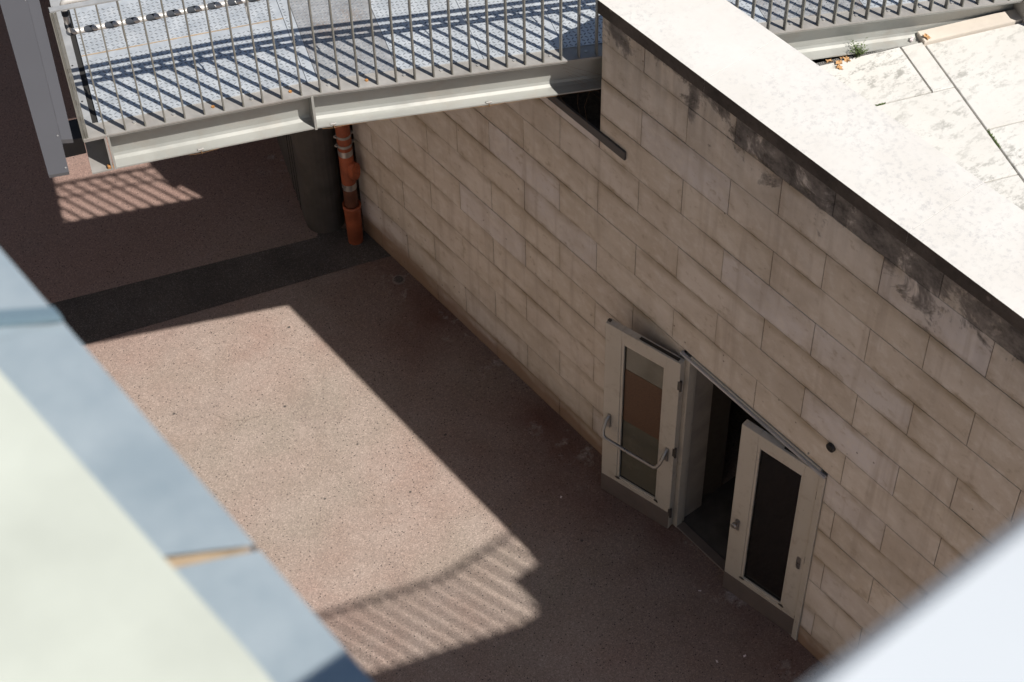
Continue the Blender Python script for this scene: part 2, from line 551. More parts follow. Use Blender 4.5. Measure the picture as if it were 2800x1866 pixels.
# ------------------------------------------------------------------ stone retaining wall
wall = empty('stone_wall', (0, 5, 0), 0, 'tall pale limestone block retaining wall with black stained top course beside the passage', 'wall')
wall.location = (0, 0, 0)
Z0, CH = 4.8072, 0.32787
Y0, SH = 3.7970, 0.43773
YEND = 10.67
DOOR = (4.795, 6.285, -1.0, Z0 - 8 * CH)
NOTCH = (7.29, 8.93, 3.615, 9.0)
COPZ0, COPZ1 = 4.748, 4.857

def rect_minus(r, h):
    """rectangles (y0,y1,z0,z1) left when h is cut from r"""
    y0, y1, z0, z1 = r
    a0, a1, b0, b1 = h
    if a1 <= y0 or a0 >= y1 or b1 <= z0 or b0 >= z1:
        return [r]
    out = []
    if a0 > y0: out.append((y0, a0, z0, z1))
    if a1 < y1: out.append((a1, y1, z0, z1))
    m0, m1 = max(y0, a0), min(y1, a1)
    if b0 > z0: out.append((m0, m1, z0, b0))
    if b1 < z1: out.append((m0, m1, b1, z1))
    return out

stone_cache = {}
def stone_mesh(ly, lz):
    key = (round(ly, 3), round(lz, 3))
    if key not in stone_cache:
        m = MB()
        m.box(-0.0, 0.05, -ly / 2, ly / 2, -lz / 2, lz / 2, 0.002)
        stone_cache[key] = m.mesh('stone_block', 'stone')
    return stone_cache[key]

G = 0.0024
for k in range(0, 15):
    zt_ = Z0 - k * CH if k > 0 else 4.728
    zb_ = max(Z0 - (k + 1) * CH, 0.0)
    ns = [n for n in range(-10, 18) if (n + k) % 2 == 1]
    ys = [Y0 + SH * n for n in ns]
    for ya, yb in zip(ys[:-1], ys[1:]):
        ya, yb = max(ya, -0.6), min(yb, YEND)
        if yb - ya < 0.05:
            continue
        rects = [(ya, yb, zb_, zt_)]
        for hole in (DOOR, NOTCH):
            rects = [q for r in rects for q in rect_minus(r, hole)]
        for (a, b, c, d) in rects:
            if b - a < 0.03 or d - c < 0.02:
                continue
            jit = random.uniform(-0.0015, 0.0022)
            link('stone_block', stone_mesh(b - a - 2 * G, d - c - 2 * G), None, wall, (jit, (a + b) / 2, (c + d) / 2))
# mortar body behind the blocks
core = MB()
for (a, b, c, d) in [(-0.6, DOOR[0], 0, 4.73), (DOOR[0], DOOR[1], DOOR[3], 4.73), (DOOR[1], NOTCH[0] - 0.004, 0, 4.73), (NOTCH[0] - 0.004, NOTCH[1], 0, 3.605), (NOTCH[1], YEND - 0.004, 0, 4.73)]:
    core.box(0.006, 0.575, a, b, c, d)
core.obj('wall_body', 'core', wall)
# end faces of the notch
bxo('jamb_stone', 0.052, 0.58, NOTCH[0] - 0.003, NOTCH[0] + 0.001, 3.62, 4.74, 'stone', wall)
# ledge inside the notch with its steel edge angle
led = MB()
led.box(0.0, 0.7, NOTCH[0], NOTCH[1], 3.60, 3.632)
led.obj('ledge_bed', 'debris', wall)
ang = MB()
ang.box(-0.020, -0.002, 7.0, 8.95, 3.592, 3.668, 0.001)
ang.obj('ledge_angle', 'flash', wall)
# coping stones
for ya, yb in [(-0.6, 2.55), (2.55, 4.503), (4.503, 6.245), (6.245, 7.288), (8.93, 10.75)]:
    m = MB()
    m.box(-0.05, 0.598, ya + 0.0006, yb - 0.0006, COPZ0, COPZ1, 0.0015)
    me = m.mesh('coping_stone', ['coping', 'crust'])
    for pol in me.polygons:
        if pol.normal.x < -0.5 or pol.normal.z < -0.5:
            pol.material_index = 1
    link('coping_stone', me, None, wall)

# upstand on the coping beyond the picture's right edge (its shade falls on the pavement)
# ------------------------------------------------------------------ interior behind the doors
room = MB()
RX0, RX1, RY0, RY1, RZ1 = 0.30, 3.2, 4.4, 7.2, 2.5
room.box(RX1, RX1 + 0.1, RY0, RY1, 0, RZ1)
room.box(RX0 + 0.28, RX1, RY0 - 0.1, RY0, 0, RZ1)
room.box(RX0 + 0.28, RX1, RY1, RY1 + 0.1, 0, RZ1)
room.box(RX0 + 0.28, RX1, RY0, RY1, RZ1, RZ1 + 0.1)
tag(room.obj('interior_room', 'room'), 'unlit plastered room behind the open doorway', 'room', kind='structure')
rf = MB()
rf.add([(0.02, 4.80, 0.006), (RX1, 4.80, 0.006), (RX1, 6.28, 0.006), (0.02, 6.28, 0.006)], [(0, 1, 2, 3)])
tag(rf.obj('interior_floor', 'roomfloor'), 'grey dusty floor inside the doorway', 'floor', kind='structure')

# ------------------------------------------------------------------ terrace with paving slabs
ter = MB()
TZ = 3.72
# rough bed under the slabs
ter.box(0.602, 60, -60, 60, 3.30, 3.54)
terrace = tag(ter.obj('terrace', 'joint'), 'raised terrace paved with pale limestone slabs', 'terrace', kind='structure')

def slab(a0, a1, p0, p1, z=TZ, mat='slab', name='paving_slab', th=0.15, clipx=0.604):
    g = 0.006
    a0, a1, p0, p1 = a0 + g, a1 - g, p0 + g, p1 - g
    ring = [Vector(BP(a0, p0, 0)), Vector(BP(a1, p0, 0)), Vector(BP(a1, p1, 0)), Vector(BP(a0, p1, 0))]
    # clip to the terrace side of the parapet
    out = []
    for i in range(4):
        A, B = ring[i], ring[(i + 1) % 4]
        if A.x >= clipx: out.append(A)
        if (A.x >= clipx) != (B.x >= clipx):
            t = (clipx - A.x) / (B.x - A.x)
            out.append(A + (B - A) * t)
    if len(out) < 3:
        return
    cen = sum(out, Vector()) / len(out)
    tz = random.uniform(-0.002, 0.002)
    m = MB()
    ins = [v + (cen - v).normalized() * 0.005 for v in out]
    m.prism([(v.x - cen.x, v.y - cen.y, -th) for v in out], [(v.x - cen.x, v.y - cen.y, -0.005) for v in out])
    m.prism([(v.x - cen.x, v.y - cen.y, -0.005) for v in out], [(v.x - cen.x, v.y - cen.y, 0) for v in ins])
    o = m.obj(name, mat, terrace, (cen.x, cen.y, z + tz))
    return o

def col_slabs(a0, a1, ps):
    for q0, q1 in zip(ps[1:], ps[:-1]):
        slab(a0, a1, q0, q1)
rowsA = [-0.008, -0.54, -1.493, -2.446, -3.40, -4.35, -5.3]
rowsB = [-0.05, -1.023, -1.976, -2.93, -3.88, -4.83]
slab(2.6, 4.362, -0.54, -0.008)
slab(4.362, 4.54, -0.54, -0.008)
col_slabs(2.9, 4.54, rowsA[1:])
col_slabs(1.26, 2.9, rowsB)
slab(1.6, 2.6, -0.54, -0.008)
for c in range(0, 5):
    col_slabs(4.54 + 1.64 * c, 6.18 + 1.64 * c, rowsB if c % 2 == 0 else rowsA)
slab(4.535, 5.36, -0.048, 0.088, 3.742, 'slab_orange', 'kerb_stone')
slab(5.40, 9.0, 0.0, 3.0, 3.735)

# perforated drain strip between slab edge and beam
gr = MB()
for j in range(3):
    gr.add([BP(2.7, -0.006 + 0.012 * j, 3.716), BP(4.36, -0.006 + 0.012 * j, 3.716), BP(4.36, -0.002 + 0.012 * j, 3.716), BP(2.7, -0.002 + 0.012 * j, 3.716)], [(0, 1, 2, 3)])
for i in range(110):
    a = 2.7 + i * 0.0151
    gr.add([BP(a, -0.006, 3.7155), BP(a + 0.005, -0.006, 3.7155), BP(a + 0.005, 0.022, 3.7155), BP(a, 0.022, 3.7155)], [(0, 1, 2, 3)])
tag(gr.obj('drain_grating', 'boltgrey'), 'narrow perforated drain strip along the bridge beam on the terrace', 'drain')

# ------------------------------------------------------------------ footbridge
bridge = empty('footbridge', (0, 0, 0), 0, 'galvanised steel footbridge with chequer plate deck and baluster railing', 'footbridge')
AMIN, AMAX, BW = -1.50, 5.33, 1.46

def sweep(profile, a_list, name, mat, flip=False, inset=0.0):
    """profile points (p, h) swept along the bridge"""
    m = MB()
    n = len(profile)
    v, f = [], []
    for a in a_list:
        v += [BD(a, p, h) for p, h in profile]
    for i in range(len(a_list) - 1):
        for k in range(n):
            f.append((i * n + k, i * n + (k + 1) % n, (i + 1) * n + (k + 1) % n, (i + 1) * n + k))
    m.add(v, f)
    m.add(v, [tuple(range(n))[::-1], tuple(range(len(v) - n, len(v)))])
    return m.obj(name, mat, bridge)

def chan(side):
    # channel section opening outwards: flange, tapered fillet, web
    pr = [(0.0, -0.014), (0.112, -0.014), (0.112, -0.305), (0.0, -0.305), (0.0, -0.294), (0.070, -0.286), (0.092, -0.274), (0.100, -0.255),
          (0.100, -0.055), (0.092, -0.040), (0.0, -0.026)]
    if side < 0:
        pr = [(BW - p, h) for p, h in pr]
    return pr

sweep(chan(1), [AMIN + 0.16, 0.0], 'channel_beam', 'beam')
sweep(chan(1), [0.0001, AMAX], 'channel_beam', 'beam')
sweep(chan(-1), [0.0, AMAX], 'channel_beam', 'beam')
# edge plates carrying the balusters
sweep([(-0.006, -0.012), (0.135, -0.012), (0.135, 0.0), (-0.006, 0.0)], [AMIN, 0.0], 'edge_plate', 'edge')
sweep([(-0.006, -0.012), (0.135, -0.012), (0.135, 0.0), (-0.006, 0.0)], [0.0002, AMAX], 'edge_plate', 'edge')
sweep([(BW - 0.135, -0.012), (BW + 0.006, -0.012), (BW + 0.006, 0.0), (BW - 0.135, 0.0)], [0.0, AMAX], 'edge_plate', 'edge')
# splice stiffener at the kink and end stiffener
def crossplate(a, p0, p1, h0, h1, th, name, mat):
    m = MB()
    m.prism([BD(a - th / 2, p0, h0), BD(a - th / 2, p1, h0), BD(a - th / 2, p1, h1), BD(a - th / 2, p0, h1)],
            [BD(a + th / 2, p0, h0), BD(a + th / 2, p1, h0), BD(a + th / 2, p1, h1), BD(a + th / 2, p0, h1)])
    return m.obj(name, mat, bridge)
crossplate(0.0, -0.008, 0.099, -0.309, -0.013, 0.016, 'splice_stiffener', 'beam')
crossplate(AMIN + 0.155, -0.003, 0.13, -0.306, -0.013, 0.014, 'end_stiffener', 'beam')
crossplate(AMAX + 0.012, -0.11, 0.16, -0.30, 0.02, 0.014, 'end_stiffener', 'edge')
# cross channel at the landing end, open to the left
ec = MB()
for (a0, a1, h0, h1) in [(-1.50, -1.36, -0.305, -0.295), (-1.50, -1.36, -0.024, -0.0125), (-1.372, -1.360, -0.295, -0.024)]:
    q = lambda a, p, h: BP(a, p, dz(-1.4) + h)
    ec.prism([q(a0, -0.004, h0), q(a1, -0.004, h0), q(a1, -0.004, h1), q(a0, -0.004, h1)], [q(a0, 2.2, h0), q(a1, 2.2, h0), q(a1, 2.2, h1), q(a0, 2.2, h1)])
ec.obj('end_channel', 'edge', bridge)
rb = MB()
rb.box(-0.02, 0.02, -0.012, 0.012, -0.012, 0.012, 0.003)
rb.obj('rusty_packer', 'rust', bridge, BP(-1.375, 0.01, dz(-1.4) - 0.282), (0, 0, AL))
# worn threshold strip and rubber joint at the landing end
def deckbox(a0, a1, p0, p1, h0, h1, name, mat, n=1):
    m = MB()
    m.prism([BD(a0, p0, h0), BD(a1, p0, h0), BD(a1, p1, h0), BD(a0, p1, h0)], [BD(a0, p0, h1), BD(a1, p0, h1), BD(a1, p1, h1), BD(a0, p1, h1)])
    return m.obj(name, mat, bridge)
deckbox(-1.498, -1.420, 0.137, 4.4, -0.010, 0.002, 'threshold_strip', 'rail')
deckbox(-1.420, -1.384, 0.108, 4.4, -0.03, -0.012, 'rubber_joint', 'rubber')
deckbox(-1.43, -1.38, 0.137, 4.4, -0.012, -0.008, 'rubber_joint', 'rubber')
for i in range(9):
    m = MB()
    m.tube([(0, 0, 0), (0, 0, 0.0015)], 0.007, 8)
    m.obj('screw_hole', 'rubber', bridge, BD(-1.468 + random.uniform(-0.02, 0.02), 0.22 + i * 0.135 + random.uniform(-0.03, 0.03), 0.0021))

# chequer plates
def plate(a0, a1, p0, p1, mat, ang0=0.0, lug='lug', pitch=0.0335, h=0.006):
    g = 0.0022
    o = deckbox(a0 + g, a1 - g, p0 + g, p1 - g, -0.001, h, 'chequer_plate', mat)
    # raised lugs, alternating at right angles
    L, W, H = 0.0155, 0.0052, 0.0035
    base = np.array([(-L, 0, 0), (-L * 0.5, -W, 0), (L * 0.5, -W, 0), (L, 0, 0), (L * 0.5, W, 0), (-L * 0.5, W, 0), (-L * 0.55, 0, H), (L * 0.55, 0, H)])
    faces = [(0, 1, 6), (1, 2, 7, 6), (2, 3, 7), (3, 4, 7), (4, 5, 6, 7), (5, 0, 6)]
    V, F = [], []
    na, npp = int((a1 - a0 - 0.03) / pitch), int((p1 - p0 - 0.03) / pitch)
    for i in range(na):
        for j in range(npp):
            a = a0 + 0.022 + i * pitch
            p = p0 + 0.022 + j * pitch
            th = math.radians(45 if (i + j) % 2 == 0 else -45) + ang0
            c, s = math.cos(th), math.sin(th)
            b = len(V)
            for (x, y, z) in base:
                aa, pp = a + x * c - y * s, p + x * s + y * c
                V.append((KX + aa * DX - pp * DY, KY + aa * DY + pp * DX, dz(aa) + h + z))
            F += [tuple(q + b for q in f) for f in faces]
    me = bpy.data.meshes.new('tread_lugs')
    me.from_pydata(V, [], F)
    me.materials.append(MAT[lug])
    lo = link('tread_lugs', me, None, o)
    lo['kind'] = 'stuff'
    return o
PE = 0.123
sweep([(0.136, -0.030), (BW - 0.136, -0.030), (BW - 0.136, -0.004), (0.136, -0.004)], [-1.36, 0.0, AMAX - 0.01], 'deck_light_seal', 'edge')  # added below the plates to stop sun leaking through their joints
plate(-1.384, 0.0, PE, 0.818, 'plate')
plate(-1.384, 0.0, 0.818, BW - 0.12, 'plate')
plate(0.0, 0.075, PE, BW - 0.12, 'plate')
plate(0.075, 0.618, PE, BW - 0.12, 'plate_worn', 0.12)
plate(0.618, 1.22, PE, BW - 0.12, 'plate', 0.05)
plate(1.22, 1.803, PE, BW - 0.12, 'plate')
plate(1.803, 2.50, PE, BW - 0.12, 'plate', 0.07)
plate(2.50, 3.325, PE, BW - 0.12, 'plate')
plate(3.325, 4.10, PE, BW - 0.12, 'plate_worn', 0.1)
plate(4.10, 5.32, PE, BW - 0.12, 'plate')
ck = MB()
for i in range(30):
    a0 = -1.38 + i * 0.046
    w = random.uniform(0.004, 0.008)
    ck.add([BD(a0, 0.818 - w, 0.0075), BD(a0 + 0.045, 0.818 - w, 0.0075), BD(a0 + 0.045, 0.818 + w, 0.0075), BD(a0, 0.818 + w, 0.0075)], [(0, 1, 2, 3)])
ck.obj('joint_sealant', 'timber', bridge)

# bolts along the edge plate
hexm = MB()
hexm.tube([(0, 0, 0), (0, 0, 0.008)], 0.0125, 6)
bolt_me = hexm.mesh('bolt', 'boltgrey')
bolt_rust = bolt_me.copy()
bolt_rust.materials[0] = MAT['rust']
for i in range(27):
    a = -1.4180 + 0.258 * i if i else -1.474
    me = bolt_rust if i in (3, 5, 7) else bolt_me
    link('bolt', me, None, bridge, BD(a + 0.0, 0.063, 0.0), (0, 0, random.random()))

# balusters: flats standing across the railing line
BS = 0.1289
RAILH = 1.025
def flat_mesh(h, t=0.010, w=0.040):
    m = MB()
    m.box(-t / 2, t / 2, -w / 2, w / 2, 0, h, 0.0012)
    return m.mesh('baluster', 'bar')
bal_me = flat_mesh(RAILH - 0.004)
for i in range(52):
    a = -1.354 + BS * i
    if a > AMAX - 0.02:
        break
    link('baluster', bal_me, None, bridge, BD(a, 0.022, 0.0), (0, 0, AL))
    if a > 0.02:
        link('baluster', bal_me, None, bridge, BD(a, BW - 0.022, 0.0), (0, 0, AL))
# top rails
for p in (0.022, BW - 0.022):
    al = [AMIN + 0.0, 0.0, AMAX] if p < 0.5 else [0.0, 2.0, AMAX]
    m = sweep([(p - 0.021, RAILH - 0.004), (p + 0.021, RAILH - 0.004), (p + 0.021, RAILH + 0.006), (p - 0.021, RAILH + 0.006)], al, 'top_rail', 'rail')
# end post of layered flats
for j in range(4):
    m = MB()
    m.box(-0.0045, 0.0045, -0.034 + 0.006 * (j % 2), 0.034 - 0.006 * (j % 2), -0.012 if j else -0.02, RAILH - 0.006, 0.001)
    m.obj('end_post', 'bar', bridge, BD(-1.500 + 0.0105 * j, 0.03, 0.0), (0, 0, AL))

# looped double handrail
def loop_tube(p, a_start, name='handrail'):
    r = 0.0205
    lo, hi = 0.785, 1.0
    r = 0.0195
    m = MB()
    pl = p - 0.024 if p < 0.5 else p + 0.024
    pts = [BD(AMAX - 0.1, p, hi), BD(0.0, p, hi), BD(a_start + 0.02, p, hi), BD(a_start + 0.006, p, hi - 0.006), BD(a_start, p, hi - 0.02), BD(a_start, pl, lo + 0.02), BD(a_start + 0.006, pl, lo + 0.006), BD(a_start + 0.02, pl, lo), BD(0.0, pl, lo), BD(AMAX - 0.1, pl, lo)]
    m.tube(pts, r, 14)
    o = m.obj(name, 'tube', bridge)
    return o, r, lo, hi
hr, TR, LO, HI = loop_tube(0.114, -1.415)
loop_tube(BW - 0.114, 0.06)
# grip tape bands: slanted sleeves
def tape(a, p, h, wid=0.036, slant=0.03, vert=False):
    m = MB()
    seg = 14
    ra, rb_ = [], []
    for k in range(seg):
        th = 2 * math.pi * k / seg
        if vert:
            ra.append(BD(a + math.cos(th) * (TR + 0.0022), p + math.sin(th) * (TR + 0.0022), h - wid / 2))
            rb_.append(BD(a + math.cos(th) * (TR + 0.0022), p + math.sin(th) * (TR + 0.0022), h + wid / 2))
        else:
            sl = slant * (-math.sin(th) + math.cos(th)) * 0.5
            ra.append(BD(a - wid / 2 + sl, p + math.cos(th) * (TR + 0.0022), h + math.sin(th) * (TR + 0.0022)))
            rb_.append(BD(a + wid / 2 + sl, p + math.cos(th) * (TR + 0.0022), h + math.sin(th) * (TR + 0.0022)))
    m.prism(ra, rb_, 0, True)
    m.obj('tape_band', 'tape', hr)
for i in range(14):
    tape(-1.285 + i * 0.1275, 0.090, LO, 0.046)
for h in (0.835, 0.925):
    tape(-1.415, 0.090 + 0.024 * (h - LO) / 0.215, h, 0.036, vert=True)
tape(-1.402, 0.090, LO, 0.030)
# handrail brackets: bent rods from the balusters
for i in range(0, 36, 6):
    a = -1.354 + BS * (i + 2)
    for h in (LO, HI):
        m = MB()
        m.tube([BD(a, 0.035, h - 0.11), BD(a, 0.075, h - 0.10), BD(a, 0.105, h - 0.06), BD(a, 0.114, h - 0.018)], 0.006, 6)
        m.obj('rail_bracket', 'tube', bridge)
# landing beyond the picture's top edge: inferred deck and beam, plus an added shade slab
deckbox(-1.384, 0.0, BW - 0.12, 9.0, -0.035, 0.006, 'landing_shade_deck', 'plate')  # inferred landing, lengthened to hide sky from the floor below
deckbox(-0.0, 1.7, 2.95, 9.0, -0.03, 0.006, 'landing_shade_deck', 'plate')  # unseen slab added to block sky and shade the floor under the bridge
sweepL = MB()
sweepL.prism([BD(-0.012, BW, -0.30), BD(0.0, BW, -0.30), BD(0.0, BW, -0.03), BD(-0.012, BW, -0.03)], [BD(-0.012, 4.4, -0.30), BD(0.0, 4.4, -0.30), BD(0.0, 4.4, -0.03), BD(-0.012, 4.4, -0.03)])
sweepL.obj('landing_beam', 'beam', bridge)
# wire clips and wire along the lower flange
for (a, h) in ((-0.78, -0.300), (0.12, -0.300), (1.21, -0.300)):
    m = MB()
    m.box(-0.02, 0.02, -0.004, 0.012, -0.006, 0.010, 0.001)
    m.obj('wire_clip', 'boltgrey', bridge, BD(a, 0.004, h + 0.008), (0, 0, AL))
    m = MB()
    m.tube([BD(a - 0.08, 0.0, h - 0.012), BD(a, -0.004, h - 0.015), BD(a + 0.02, -0.006, h - 0.010), BD(a + 0.12, 0.0, h - 0.006)], 0.0018, 5)
    m.tube([BD(a, -0.006, h + 0.006), BD(a + 0.003, -0.010, h - 0.012)], 0.004, 5)
    m.obj('tie_wire', 'wire', bridge)
m = MB()
pts = [BD(0.1 + 0.1 * i, 0.004, -0.309 - 0.006 * abs(math.sin(i * 1.1))) for i in range(20)]
m.tube(pts, 0.0013, 4)
m.obj('tie_wire', 'wire', bridge)
# bird netting hanging under the beam at the wall: fine wires
net = MB()
nr = random.Random(3)
for i in range(7):
    a = 1.62 + nr.random() * 0.4
    q = Vector(BD(a, nr.uniform(0, 0.08), -0.306))
    e = Vector((nr.uniform(-0.036, 0.05), 7.32 + nr.random() * 0.5, 3.64))
    net.tube([q, q.lerp(e, 0.5) + Vector((nr.uniform(-.04, .04), nr.uniform(-.04, .04), nr.uniform(-.05, .03))), e], 0.0007, 4)
for i in range(5):
    net.tube([BD(1.75 + 0.02 * i, 0.06, -0.08 - 0.035 * i), Vector((0.0, 7.288, 4.18 - 0.055 * i))], 0.0007, 4)
net.obj('bird_netting', 'wire', bridge)

# ------------------------------------------------------------------ grey clad beam at the landing end
fas = empty('clad_beam', (0, 0, 0), 0, 'plain grey metal clad beam beside the left end of the footbridge', 'beam')
fb = MB()
FZ = 5.7
fb.prism([BP(-1.709, -1.548, FZ - 0.02), BP(-1.600, -1.556, FZ - 0.02), BP(-1.610, 0.2, FZ - 0.02), BP(-1.620, 3.4, FZ - 0.02), BP(-1.89, 3.4, FZ - 0.02)],
         [BP(-1.709, -1.548, FZ), BP(-1.600, -1.556, FZ), BP(-1.610, 0.2, FZ), BP(-1.620, 3.4, FZ), BP(-1.89, 3.4, FZ)])
fb.obj('cover_panel', 'cladding', fas)
fs = MB()
fs.prism([BP(-1.6005, -1.286, FZ - 0.03), BP(-1.541, -1.288, FZ - 0.04), BP(-1.545, 3.4, FZ - 0.04), BP(-1.6192, 3.4, FZ - 0.03), BP(-1.6092, 0.2, FZ - 0.03)],
         [BP(-1.6005, -1.286, FZ - 0.001), BP(-1.541, -1.288, FZ - 0.012), BP(-1.545, 3.4, FZ - 0.012), BP(-1.6192, 3.4, FZ - 0.001), BP(-1.6092, 0.2, FZ - 0.001)])
fs.obj('side_fold', 'cladding', fas)
for (a, p) in ((-1.612, -1.52), (-1.615, -1.25), (-1.62, 0.0)):
    m = MB()
    m.tube([(0, 0, 0), (0, 0, 0.004)], 0.005, 8)
    m.obj('screw', 'boltgrey', fas, BP(a, p, FZ))
bk = MB()
bk.prism([BP(-1.66, 0.35, 4.12), BP(-1.505, 0.35, 4.12), BP(-1.505, 0.55, 4.12), BP(-1.66, 0.55, 4.12)], [BP(-1.66, 0.35, 4.26), BP(-1.505, 0.35, 4.26), BP(-1.505, 0.55, 4.26), BP(-1.66, 0.55, 4.26)])
bk.obj('bearing_bracket', 'bracket', bridge)

# ------------------------------------------------------------------ concrete pier and orange downpipe
pier = empty('concrete_pier', (0, 0, 0), 0, 'dark round nosed concrete pier standing under the footbridge next to the orange pipe', 'pier')
def pier_ring(z, grow=0.0):
    # rounded nose; runs away along the bridge's cross direction
    cx, cy, r = -0.205, 11.02, 0.185 + grow
    ux, uy = -DY, DX
    vx, vy = DX, DY
    pts = []
    for k in range(13):
        th = math.pi + math.pi * k / 12
        x_ = r * math.cos(th); y_ = r * math.sin(th)
        pts.append((cx + vx * x_ + ux * y_, cy + vy * x_ + uy * y_, z))
    pts.append((cx + vx * r + ux * 2.6, cy + vy * r + uy * 2.6, z))
    pts.append((cx - vx * r + ux * 2.6, cy - vy * r + uy * 2.6, z))
    return pts
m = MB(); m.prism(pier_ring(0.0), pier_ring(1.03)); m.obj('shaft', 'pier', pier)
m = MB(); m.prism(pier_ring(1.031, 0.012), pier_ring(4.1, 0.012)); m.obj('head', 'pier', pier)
for i, s in enumerate((0.22, 0.36, 0.52)):
    ux, uy, vx, vy = -DY, DX, DX, DY
    c = (-0.205 - vx * 0.186 + ux * s, 11.02 - vy * 0.186 + uy * s)
    m = MB()
    m.box(-0.004, 0.002, -0.009, 0.009, 0.0, 1.03)
    m.obj('groove', 'rubber', pier, (c[0], c[1], 0.0), (0, 0, AL))

pipe = empty('drain_pipe', (-0.135, 10.615, 0), 0, 'orange plastic drain pipe with steel bands rising from the pavement in the corner', 'pipe')
def lathe(name, prof, mat, parent, seg=20, loc=(0, 0, 0)):
    m = MB()
    v, f = [], []
    for z, r in prof:
        v += [(r * math.cos(2 * math.pi * k / seg), r * math.sin(2 * math.pi * k / seg), z) for k in range(seg)]
    for i in range(len(prof) - 1):
        for k in range(seg):
            f.append((i * seg + k, i * seg + (k + 1) % seg, (i + 1) * seg + (k + 1) % seg, (i + 1) * seg + k))
    m.add(v, f, 0, True)
    m.add(v, [tuple(range(seg))[::-1], tuple(range(len(v) - seg, len(v)))])
    return m.obj(name, mat, parent, loc)
lathe('socket', [(0, 0.072), (0.40, 0.078), (0.43, 0.080), (0.445, 0.086), (0.485, 0.086), (0.490, 0.074), (0.470, 0.066)], 'orange', pipe)
lathe('lower_pipe', [(0.42, 0.064), (0.74, 0.064)], 'orange_dirty', pipe)
lathe('steel_band', [(0.705, 0.0685), (0.775, 0.0685)], 'steelband', pipe)
lathe('inspection_fitting', [(0.775, 0.067), (1.135, 0.067)], 'orange', pipe)
m = MB()
ring0, ring1 = [], []
for k in range(20):
    th = 2 * math.pi * k / 20
    yy, zz = 0.052 * math.cos(th), 0.100 * math.copysign(abs(math.sin(th)) ** 0.6, math.sin(th))
    ring0.append((0.0, yy, zz)); ring1.append((-0.090, yy, zz))
m.prism(ring0, ring1, 0, False)
m.tube([(-0.094, 0.0, 0.05), (-0.098, 0.01, 0.0), (-0.094, -0.008, -0.04)], 0.006, 6)
m.obj('inspection_cover', 'orange', pipe, (0.012, -0.016, 0.955), (0, 0, math.radians(100)))
lathe('steel_band', [(1.125, 0.0685), (1.19, 0.0685)], 'steelband', pipe)
lathe('upper_pipe', [(1.19, 0.066), (3.6, 0.066)], 'orange', pipe)
for z in (1.235, 1.345):
    o = lathe('pipe_clamp', [(z, 0.070), (z + 0.028, 0.070)], 'clamp', pipe)
    for s in (-1, 1):
        m = MB()
        m.box(-0.012, 0.012, -0.014, 0.014, -0.010, 0.010, 0.002)
        m.obj('clamp_bolt', 'clamp', o, (0.074 * s, -0.02 * s, z + 0.014), (0, 0, 0.3))

# ------------------------------------------------------------------ door frame and the two leaves
fr = empty('door_frame', (0.0, 5.54, 0), 0, 'cream steel door frame with grey aluminium drip edge set into the stone wall', 'door frame')
def frbox(name, x0, x1, y0, y1, z0, z1, mat, c=0.002):
    m = MB()
    m.box(x0, x1, y0 - 5.54, y1 - 5.54, z0, z1, c)
    return m.obj(name, mat, fr)
frbox('near_jamb', -0.012, 0.06, 4.797, 4.850, 0, 2.13, 'door')
frbox('far_jamb', -0.012, 0.055, 6.205, 6.283, 0, 2.13, 'door')
frbox('far_jamb_rebate', 0.058, 0.085, 6.215, 6.250, 0, 2.13, 'door')
frbox('reveal_panel', 0.088, 0.30, 6.236, 6.284, 0, 2.18, 'reveal')
frbox('reveal_panel', 0.065, 0.30, 4.797, 4.815, 0, 2.18, 'door')
frbox('head', -0.01, 0.06, 4.851, 6.204, 2.115, 2.178, 'door')
frbox('drip_edge', -0.030, -0.003, 4.795, 6.300, 2.138, 2.162, 'header')
frbox('threshold', -0.01, 0.07, 4.851, 6.204, 0.001, 0.018, 'kick')

